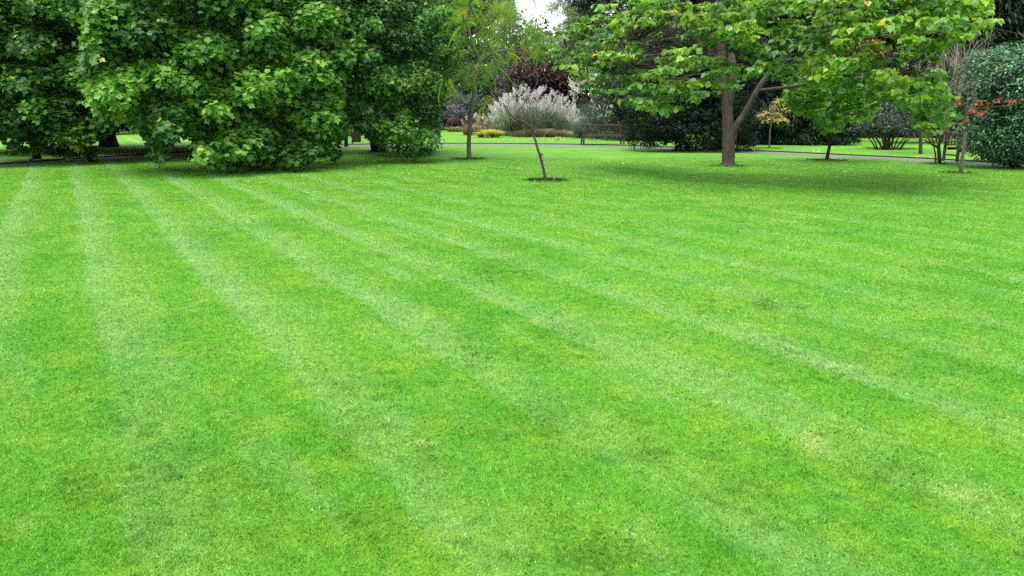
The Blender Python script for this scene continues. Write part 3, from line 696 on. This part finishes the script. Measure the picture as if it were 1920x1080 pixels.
# far belt of trees closing the garden
belt = [(-250, 560, 300, 'midgreen', 'mid green tree far behind the left path'), (60, 520, 260, 'conif', 'dark evergreen tree behind the far left trunk'),
        (330, 480, 330, 'midgreen', 'bushy green tree seen through the gap behind the tulip tree trunks'), (560, 420, 340, 'conif', 'dark tree behind the middle of the dark tree mass'),
        (790, 330, 190, 'glossy', 'dark glossy tree behind the feathery tree trunk')]
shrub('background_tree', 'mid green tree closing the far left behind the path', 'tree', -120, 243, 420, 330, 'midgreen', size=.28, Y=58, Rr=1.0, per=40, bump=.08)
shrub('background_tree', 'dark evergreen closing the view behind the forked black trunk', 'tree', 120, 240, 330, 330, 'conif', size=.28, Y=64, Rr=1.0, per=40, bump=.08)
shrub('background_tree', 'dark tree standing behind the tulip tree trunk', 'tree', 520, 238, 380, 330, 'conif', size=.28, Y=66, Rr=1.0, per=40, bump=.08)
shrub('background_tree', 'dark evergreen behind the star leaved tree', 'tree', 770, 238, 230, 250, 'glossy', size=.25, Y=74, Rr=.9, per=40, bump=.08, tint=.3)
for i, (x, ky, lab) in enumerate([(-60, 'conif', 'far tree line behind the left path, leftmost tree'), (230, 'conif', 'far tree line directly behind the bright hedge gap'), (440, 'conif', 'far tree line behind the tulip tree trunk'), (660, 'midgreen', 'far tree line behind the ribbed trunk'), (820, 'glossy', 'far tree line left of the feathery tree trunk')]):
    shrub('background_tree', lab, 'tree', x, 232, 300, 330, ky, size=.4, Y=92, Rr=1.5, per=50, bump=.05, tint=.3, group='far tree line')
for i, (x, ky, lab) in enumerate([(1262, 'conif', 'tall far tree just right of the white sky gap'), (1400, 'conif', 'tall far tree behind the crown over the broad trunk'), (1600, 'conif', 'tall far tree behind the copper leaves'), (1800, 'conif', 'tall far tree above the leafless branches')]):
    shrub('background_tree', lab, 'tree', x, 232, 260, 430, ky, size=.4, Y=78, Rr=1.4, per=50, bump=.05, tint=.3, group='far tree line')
shrub('green_hedge', 'bright green hedge glimpsed between the two left trunks', 'hedge', 250, 258, 200, 60, 'midgreen', size=.13, Y=50, Rr=.4, tint=.6)
shrub('green_hedge', 'dull green hedge glimpsed at the left edge under the crown', 'hedge', 30, 262, 260, 70, 'conif', size=.13, Y=46, Rr=.4)
shrub('tan_grass_clump', 'straw coloured shrub glimpsed left of the ribbed trunk', 'shrub', 625, 256, 90, 44, 'tan', 'needle', size=.3, Y=47, Rr=.4)
shrub('yellow_tree', 'bright yellow leaved tree glimpsed through the star leaved tree', 'tree', 628, 185, 70, 90, 'yellow', size=.14, Y=42, Rr=.4, z0=2.2, stems=False)
# middle border
shrub('dark_green_shrub', 'dark green rounded shrub behind the feathery tree trunk', 'shrub', 905, 238, 150, 112, 'glossy', size=.13, Y=67, Rr=.5, tint=.32)
shrub('grey_leaved_shrub', 'grey lavender coloured shrub left of the feathery tree trunk', 'shrub', 836, 239, 70, 42, 'grey', size=.14, Y=60, Rr=.35, tint=.45)
shrub('red_brown_shrub', 'low red brown shrub just left of the feathery tree trunk', 'shrub', 864, 239, 50, 24, 'redbrown', size=.14, Y=59, Rr=.3)
shrub('russet_shrub', 'russet leaved shrub behind the right edge of the dark tree mass', 'shrub', 790, 240, 60, 48, 'redbrown', size=.14, Y=58, Rr=.35)
shrub('blue_grey_shrub', 'blue grey shrub half hidden behind the feathery tree trunk', 'shrub', 868, 235, 60, 62, 'bluegrass', size=.14, Y=63, Rr=.35, tint=.15)
shrub('golden_shrub', 'small golden green shrub below the feathery fronds at left', 'shrub', 843, 222, 40, 56, 'gold', size=.14, Y=64, Rr=.3, z0=1.0, tint=.55, stems=False)
shrub('golden_conifer', 'upright golden green conifer left of the plumed grass', 'conifer', 918, 240, 36, 62, 'gold', 'needle', size=.2, Y=52, Rr=.22, tint=.3, flat=1.5)
shrub('purple_smoke_bush', 'purple leaved bush rising behind the plumed grass', 'bush', 1040, 240, 205, 165, 'purple', 'oval', size=.16, Y=56, Rr=.5, per=26, tint=.42, tsp=.2)
shrub('pale_willow', 'pale grey green tree in the gap below the white sky', 'tree', 992, 236, 150, 214, 'palegreen', size=.16, Y=72, Rr=.7, tint=.42)
shrub('olive_evergreen', 'olive green evergreen tree left of the pale willow', 'tree', 880, 236, 200, 330, 'palegreen', size=.2, Y=82, Rr=.9, tint=.3, per=50)
shrub('laurel_bush', 'dark glossy bush behind the left half of the lime green tree', 'bush', 1200, 262, 170, 250, 'glossy', size=.11, Y=40, Rr=.4, tint=.42, per=44)
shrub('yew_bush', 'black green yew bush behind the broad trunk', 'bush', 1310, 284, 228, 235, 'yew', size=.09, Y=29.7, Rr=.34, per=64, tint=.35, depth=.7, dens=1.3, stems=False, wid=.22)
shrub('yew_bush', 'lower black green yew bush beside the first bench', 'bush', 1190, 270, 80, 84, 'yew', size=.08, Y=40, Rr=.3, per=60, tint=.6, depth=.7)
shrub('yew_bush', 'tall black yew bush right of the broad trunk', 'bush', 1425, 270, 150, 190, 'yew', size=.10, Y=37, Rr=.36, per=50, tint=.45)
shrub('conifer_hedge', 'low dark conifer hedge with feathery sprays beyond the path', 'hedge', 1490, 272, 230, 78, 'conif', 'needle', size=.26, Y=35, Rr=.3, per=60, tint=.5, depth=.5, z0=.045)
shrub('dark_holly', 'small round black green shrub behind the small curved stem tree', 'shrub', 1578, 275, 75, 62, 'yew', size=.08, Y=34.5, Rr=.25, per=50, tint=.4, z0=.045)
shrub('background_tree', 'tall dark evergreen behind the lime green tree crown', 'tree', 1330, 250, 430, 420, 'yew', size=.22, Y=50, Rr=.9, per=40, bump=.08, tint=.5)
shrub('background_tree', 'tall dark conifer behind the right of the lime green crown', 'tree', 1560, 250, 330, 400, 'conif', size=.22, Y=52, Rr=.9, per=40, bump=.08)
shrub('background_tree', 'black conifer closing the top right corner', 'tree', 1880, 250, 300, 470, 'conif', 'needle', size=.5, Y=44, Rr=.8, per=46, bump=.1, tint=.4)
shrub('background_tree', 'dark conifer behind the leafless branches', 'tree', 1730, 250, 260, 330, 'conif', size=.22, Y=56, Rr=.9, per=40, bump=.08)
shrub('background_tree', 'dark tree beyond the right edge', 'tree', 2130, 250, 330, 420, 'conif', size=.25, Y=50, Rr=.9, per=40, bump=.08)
shrub('low_hedge', 'low dark hedge along the back of the far lawn at right', 'hedge', 1690, 259, 330, 50, 'yew', size=.12, Y=44, Rr=.35, per=44, tint=.5, depth=.35, z0=.045)
shrub('grey_twiggy_shrub', 'grey green twiggy shrub under the drooping lime green leaves', 'shrub', 1735, 268, 150, 100, 'grey', 'dia', size=.08, Y=36, Rr=.3, per=26, tint=.3, z0=.6)
shrub('mint_green_shrub', 'large shrub with small mint green leaves at the right edge', 'shrub', 1955, 318, 262, 240, 'mint', 'oval', size=.085, Y=20.6, Rr=.30, per=44, tint=.42, tsp=.2, depth=.75, bump=.07, flat=.9, wid=-.3, kw=dict(droop=-.2, updown=.8))
shrub('mint_green_shrub', 'lower dark green shrub spilling beside the second bench', 'shrub', 1908, 311, 60, 52, 'mint', 'oval', size=.08, Y=23.4, Rr=.24, per=36, tint=.25, tsp=.14, depth=.8)
shrub('copper_shrub', 'orange leaved shrub behind the lime green crown', 'shrub', 1600, 150, 90, 110, 'amber', size=.12, Y=38, Rr=.3, z0=2.6, stems=False, tint=.1, dens=.4)

# redwood against the sky
b = at(1090, 240, 84); b[2] = 0
root = empty('redwood_tree', tuple(b), label='tall dark redwood trunk with drooping foliage against the white sky', cat='tree')
mb = MB(); mb.tube(bez([b, b + V(0, 0, 6), b + V(.1, 0, 14), b + V(.1, 0, 30)], 5), np.linspace(.75, .42, 16), 14, .04)
lv = Leaves()
for i in range(270):
    z = rng.uniform(6.5, 16) if i < 190 else rng.uniform(16, 28); a = rng.uniform(0, 6.283); ln = rng.uniform(1.4, 4.0)
    s = b + V(0, 0, z); e = s + V(math.cos(a) * ln, math.sin(a) * ln, -ln * rng.uniform(.2, .6)); branch(mb, s, e, .09, .02, .1, 6, 5)
    for t in np.linspace(.35, 1, 7):
        p = s + (e - s) * t + rng.normal(size=3) * .15
        cluster(lv, p, .42, .7, 26, V(0, 0, -.5), .30, .5, droop=1.2)
mb.build('trunk', M['bark_red'], root, smooth=True); lv.build('crown', 'needle', L['glossy'], root)

# leafless shrub with upswept branches
def twiggy(name, label, px, py, Y, W, H, n, r=.025):
    g = at(px, py, Y); g[2] = .045
    root = empty(name, tuple(g), label=label, cat='shrub'); mb = MB()
    def grow(s, d, ln, rad, dep):
        e = s + d * ln; m = s + d * ln * .5 + rng.normal(size=3) * ln * .05
        mb.tube(bez([s, m, e], 3), np.linspace(rad, rad * .55, 7), 5 if dep < 2 else 4)
        if dep < 3:
            for _ in range(3 if dep else 4):
                q = s + (e - s) * rng.uniform(.45, 1)
                grow(q, norm(d + rng.normal(size=3) * [.45, .45, .25] + UP * .15), ln * rng.uniform(.5, .8), rad * .5, dep + 1)
    for _ in range(n):
        a = rng.uniform(-1, 1); grow(g + V(a * .4, rng.uniform(-.3, .3), 0), norm(V(a * W, rng.uniform(-.4, .4), H)), H * rng.uniform(.4, .6), r, 0)
    mb.build('branches', M['twig'], root, smooth=True); return root
twiggy('leafless_shrub', 'tall leafless shrub of pale upswept branches left of the mint green shrub', 1760, 262, 38, 3.4, 5.0, 10, .045)
twiggy('leafless_shrub', 'low leafless twiggy shrub behind the drooping lime green leaves', 1725, 262, 41, 1.6, 1.3, 10, .02)

# ---------------------------------------------------------- ornamental grass
def tuft(lv_v, c, rb, h, n, w, spread, droop, tint):
    a = rng.uniform(0, 2 * math.pi, n); rr = rb * np.sqrt(rng.uniform(0, 1, n))
    base = np.c_[c[0] + rr * np.cos(a), c[1] + rr * np.sin(a), np.full(n, c[2])]
    a2 = a + rng.normal(0, .7, n); hh = h * rng.uniform(.55, 1.05, n); sp = spread * rng.uniform(.2, 1.1, n)
    K = 6; T = np.linspace(0, 1, K); side = np.c_[-np.sin(a2 + .8), np.cos(a2 + .8), np.zeros(n)]
    V_ = np.zeros((n, K, 2, 3))
    for j, t in enumerate(T):
        p = base + np.c_[np.cos(a2) * sp * t ** 1.7, np.sin(a2) * sp * t ** 1.7, hh * (t - droop * t ** 3)]
        ww = w * (1 - t * .9); V_[:, j, 0] = p - side * ww; V_[:, j, 1] = p + side * ww
    i = np.arange(n)[:, None] * K * 2 + np.arange(K - 1)[None] * 2
    q = np.stack([i, i + 1, i + 3, i + 2], -1).reshape(-1)
    lv_v.append((V_.reshape(-1, 3), q, np.repeat(np.clip(tint + rng.normal(0, .2, n), 0, 1), K * 2)))
    return base + np.c_[np.cos(a2) * sp, np.sin(a2) * sp, hh * (1 - droop)]
def grass_clump(name, label, px, py, Y, W, H, key, n, w=.012, spread=None, droop=.35, tint=.5, z0=.045, plume=None, nclump=7, cat='ornamental grass'):
    g = at(px, py, Y); g[2] = z0
    root = empty(name, tuple(g), label=label, cat=cat); acc = []
    for i in range(nclump):
        ux = (i + rng.uniform(.2, .8)) / nclump * 2 - 1; q = g + V(ux * W * .38, rng.uniform(-.5, .5) * min(W, 2) * .5, 0)
        tuft(acc, q, W * .09, H * rng.uniform(.82, 1.08) * (1 - .4 * ux * ux), n // nclump, w, spread or W * .3, droop, tint + rng.normal(0, .13))
    vs = []; ix = []; tt = []; o = 0
    for v, q, t in acc: vs.append(v); ix.append(q + o); tt.append(t); o += len(v)
    ix = np.concatenate(ix)
    link('blades', raw_mesh('blades', np.vstack(vs), np.arange(0, len(ix), 4), ix, np.concatenate(tt)), L[key], root)
    if plume:
        k, pk, ph, pw, hmin, hmax = plume; lv = Leaves(); mb = MB()
        for _ in range(k):
            x = rng.uniform(-1, 1); top = H * (rng.uniform(hmin, hmax)) * (1 - .45 * x * x)
            s = g + V(x * W * .30, rng.uniform(-.5, .5) * W * .5, .1); e = g + V(x * W * .5, s[1] - g[1] - rng.uniform(0, .4), top)
            mb.tube([s, (s + e) / 2 + V(-x * .1, 0, .1), e], [.008, .006, .004], 4)
            d = norm(V(x * .5 + rng.normal(0, .25), rng.normal(0, .3), 1)); m = 46; t = rng.uniform(0, 1, m)[:, None]
            p = e + d * ph * t + rng.normal(size=(m, 3)) * pw * np.sin(t * 2.6 + .3)
            lv.add(p, rng.normal(size=(m, 3)), np.tile(d, (m, 1)) + rng.normal(size=(m, 3)) * .35, ph * .38 * rng.uniform(.6, 1.1, m), rng.uniform(.1, 1, m))
        mb.build('stalks', L['tan'], root); lv.build('plumes', 'needle', L[pk], root)
    return root
grass_clump('plumed_grass', 'wide grey green grass clump topped with pinkish white plumes', 1000, 255, 48, 5.3, 2.7, 'grass', 10000, .018, 1.1, .22, .68,
            plume=(270, 'plume', .34, .035, .45, 1.04), nclump=18)
grass_clump('brown_grass', 'low brownish grasses along the foot of the plumed clump', 1020, 258, 45.5, 4.6, .8, 'tan', 3000, .012, .6, .4, .42, nclump=16)
grass_clump('blue_grass', 'blue grey grass clump behind the first bench', 1112, 252, 44, 2.4, 2.0, 'bluegrass', 3600, .016, .8, .35, .5, nclump=8)
grass_clump('pampas_grass', 'pampas grass with tall white plumes above the first bench', 1102, 250, 50, 1.9, 3.0, 'bluegrass', 1400, .016, .9, .3, .35,
            plume=(9, 'white', .95, .11, .98, 1.12), nclump=5)
grass_clump('yellow_sedge', 'low bright yellow sedge clump at the left foot of the plumed grass', 918, 256, 44.5, 1.6, .95, 'carex', 2200, .012, .65, .55, .5, nclump=4, plume=(24, 'tan', .22, .03, .7, 1.2))
grass_clump('tan_grass', 'pale straw coloured grass right of the feathery tree trunk', 890, 250, 49, 1.6, 1.1, 'tan', 2400, .012, .7, .3, .75, nclump=5, plume=(14, 'plume', .3, .04, .8, 1.1))
grass_clump('straw_grass', 'pinkish straw coloured grass tuft between the yellow sedge and the plumes', 928, 250, 47.5, 1.3, 1.0, 'tan', 1500, .012, .5, .3, .7, nclump=3)
b = gr(1045, 263, .045)
grass_clump('yellow_flower', 'tiny yellow flowered plant on the far lawn left of the first bench', 1045, 263, b[1], .35, .34, 'carex', 60, .02, .2, .4, .9, nclump=2, cat='plant')
grass_clump('pale_grass', 'faint feathery grass tuft at the left end of the flower border', 855, 240, 56, 1.6, .6, 'tan', 900, .014, .6, .3, .5, nclump=4)

# -------------------------------------------------------------------- benches
def bench(label, x, y, z, rz, W=1.8):
    root = empty('garden_bench', (0, 0, 0), label=label, cat='bench')
    def part(name, fn):
        mb = MB(); fn(mb); mb.build(name, M['wood'], root)
    def seat(m):
        for i in range(5): m.box((0, -.27 + i * .105, .43), (W - .16, .085, .022), 0, .004)
        m.box((0, -.315, .385), (W - .16, .03, .085), 0, .004); m.box((0, .175, .385), (W - .16, .03, .07), 0, .004)
    def back(m):
        m.box((0, .245, .865), (W - .17, .035, .09), 0, .008); m.box((0, .235, .50), (W - .17, .03, .05), 0, .005)
        k = int((W - .2) / .115)
        for i in range(k): m.box((-(W - .3) / 2 + (W - .3) * i / (k - 1), .24, .68), (.04, .016, .32), 0, .003)
    def leg(sx, back_):
        def f(m):
            if back_: m.box((sx * (W / 2 - .045), .24, .455), (.07, .06, .91), 0, .006)
            else: m.box((sx * (W / 2 - .045), -.30, .30), (.07, .07, .60), 0, .006)
        return f
    def arm(sx):
        def f(m):
            m.box((sx * (W / 2 - .045), -.06, .622), (.095, .60, .036), 0, .01)
        return f
    def rail(sx):
        return lambda m: m.box((sx * (W / 2 - .045), -.03, .20), (.04, .46, .05), 0, .005)
    part('seat', seat); part('backrest', back)
    for sx in (-1, 1):
        part('leg', leg(sx, 0)); part('leg', leg(sx, 1)); part('armrest', arm(sx)); part('stretcher', rail(sx))
    root.location = (x, y, z); root.rotation_euler[2] = rz; return root
g1 = gr(1127, 271, .045)
bench('dark wooden slatted bench beside the black green yew bush', g1[0] + .1, g1[1] + .35, .045, R(6), 2.0)
g2 = gr(1820, 303, .045)
bench('dark wooden slatted bench half hidden at the right behind saplings', g2[0] + .15, g2[1] + .35, .045, R(14), 1.6)

# --------------------------------------------------------------- fallen leaves
def leafmesh(tpl, curl=.15):
    v, f = TP[tpl]; v = v.copy(); v[:, 2] += curl * (v[:, 0] ** 2) * 3 + .05
    me = bpy.data.meshes.new('fallen_leaf'); me.from_pydata([tuple(p) for p in v], [], [tuple(q) for q in f]); me.update()
    a = me.attributes.new('tint', 'FLOAT', 'POINT'); a.data.foreach_set('value', np.full(len(v), .55, np.float32)); return me
lm = leafmesh('tulip'); lm.materials.append(L['yellow'])
lm2 = leafmesh('oval'); lm2.materials.append(L['amber'])
def fallen(p, me, size, label, group=None):
    o = bpy.data.objects.new('fallen_leaf', me); col.objects.link(o); o.location = p; o.scale = (size,) * 3
    o.rotation_euler = (rng.uniform(-.3, .3), rng.uniform(-.3, .3), rng.uniform(0, 6.28)); tag(o, label, 'leaf', group)
p = gr(492, 345); fallen((p[0], p[1], .02), lm, .17, 'single pale leaf on the lawn in front of the tulip tree')
for i in range(95):
    x = rng.uniform(825, 1080) if i < 60 else rng.uniform(1400, 1760)
    lo, hi = (250, 268) if i < 60 else (np.interp(x, [1400, 1760], [275, 270]), np.interp(x, [1400, 1760], [281, 298]))
    p = gr(x, rng.uniform(lo, hi), .045)
    if p[1] > 45 and 880 < x < 1085: p = gr(x, 263, .045)
    fallen((p[0], p[1], .055), lm if i % 3 else lm2, rng.uniform(.07, .13), 'small fallen yellow leaf on the lawn beyond the path', 'fallen leaves on the far lawn')
for i in range(26):
    x = rng.uniform(640, 1900); p = gr(x, rng.uniform(300, 335))
    if any((p[0] - c[0]) ** 2 + (p[1] - c[1]) ** 2 < (r * 1.2) ** 2 for c, r in soils): continue
    fallen((p[0], p[1], .03), lm, rng.uniform(.05, .09), 'small fallen yellow leaf on the near side of the path', 'fallen leaves on the near lawn')
mb = MB(); q = gr(1785, 770); mb.tube([q + V(-.02, .09, .03), q + V(.0, .0, .035), q + V(.12, -.03, .03)], [.0022, .002, .001], 5)
tag(mb.build('twig', M['twig']), 'small pale broken twig lying on the lawn at right', 'twig')

# ------------------------------------------------------------------- lighting
SUN_EL, SUN_AZ = 68, 218     # azimuth measured clockwise from +y
w = bpy.data.worlds.new('World'); bpy.context.scene.world = w; w.use_nodes = True; nt = w.node_tree; nt.nodes.clear()
sky = N(nt, 'ShaderNodeTexSky', sky_type='NISHITA'); sky.sun_disc = False
sky.sun_elevation = R(SUN_EL); sky.sun_rotation = R(SUN_AZ); sky.air_density = 1.0; sky.dust_density = 3.0; sky.ozone_density = 1.0
tc = N(nt, 'ShaderNodeTexCoord')
cn = N(nt, 'ShaderNodeTexNoise', {'Vector': tc.outputs['Generated'], 'Scale': 2.0, 'Detail': 5.0})
cl = ramp(nt, cn.outputs['Fac'], [(.3, (6.0, 6.2, 6.6)), (.7, (8.5, 8.6, 8.8))])
sk = mixc(nt, .72, sky.outputs[0], cl)
bg = N(nt, 'ShaderNodeBackground', {'Color': sk, 'Strength': .11}); ow = N(nt, 'ShaderNodeOutputWorld', {0: bg.outputs[0]})
sl = bpy.data.lights.new('sun', 'SUN'); sl.energy = 1.7; sl.angle = R(38); sl.color = (1, .96, .88)
so = bpy.data.objects.new('sun', sl); col.objects.link(so)
az = R(SUN_AZ); el = R(SUN_EL); d = V(math.sin(az) * math.cos(el), math.cos(az) * math.cos(el), math.sin(el))
import mathutils
so.rotation_euler = mathutils.Vector(d).to_track_quat('Z', 'Y').to_euler(); so.location = (0, 0, 30)
sc = bpy.context.scene
sc.view_settings.view_transform = 'Standard'; sc.view_settings.look = 'None'; sc.view_settings.gamma = 1
sc.view_settings.exposure = 1.72
sc.cycles.max_bounces = 5; sc.cycles.diffuse_bounces = 3; sc.cycles.glossy_bounces = 2; sc.cycles.transmission_bounces = 3
sc.cycles.use_denoising = False
sc.cycles.caustics_reflective = False; sc.cycles.caustics_refractive = False
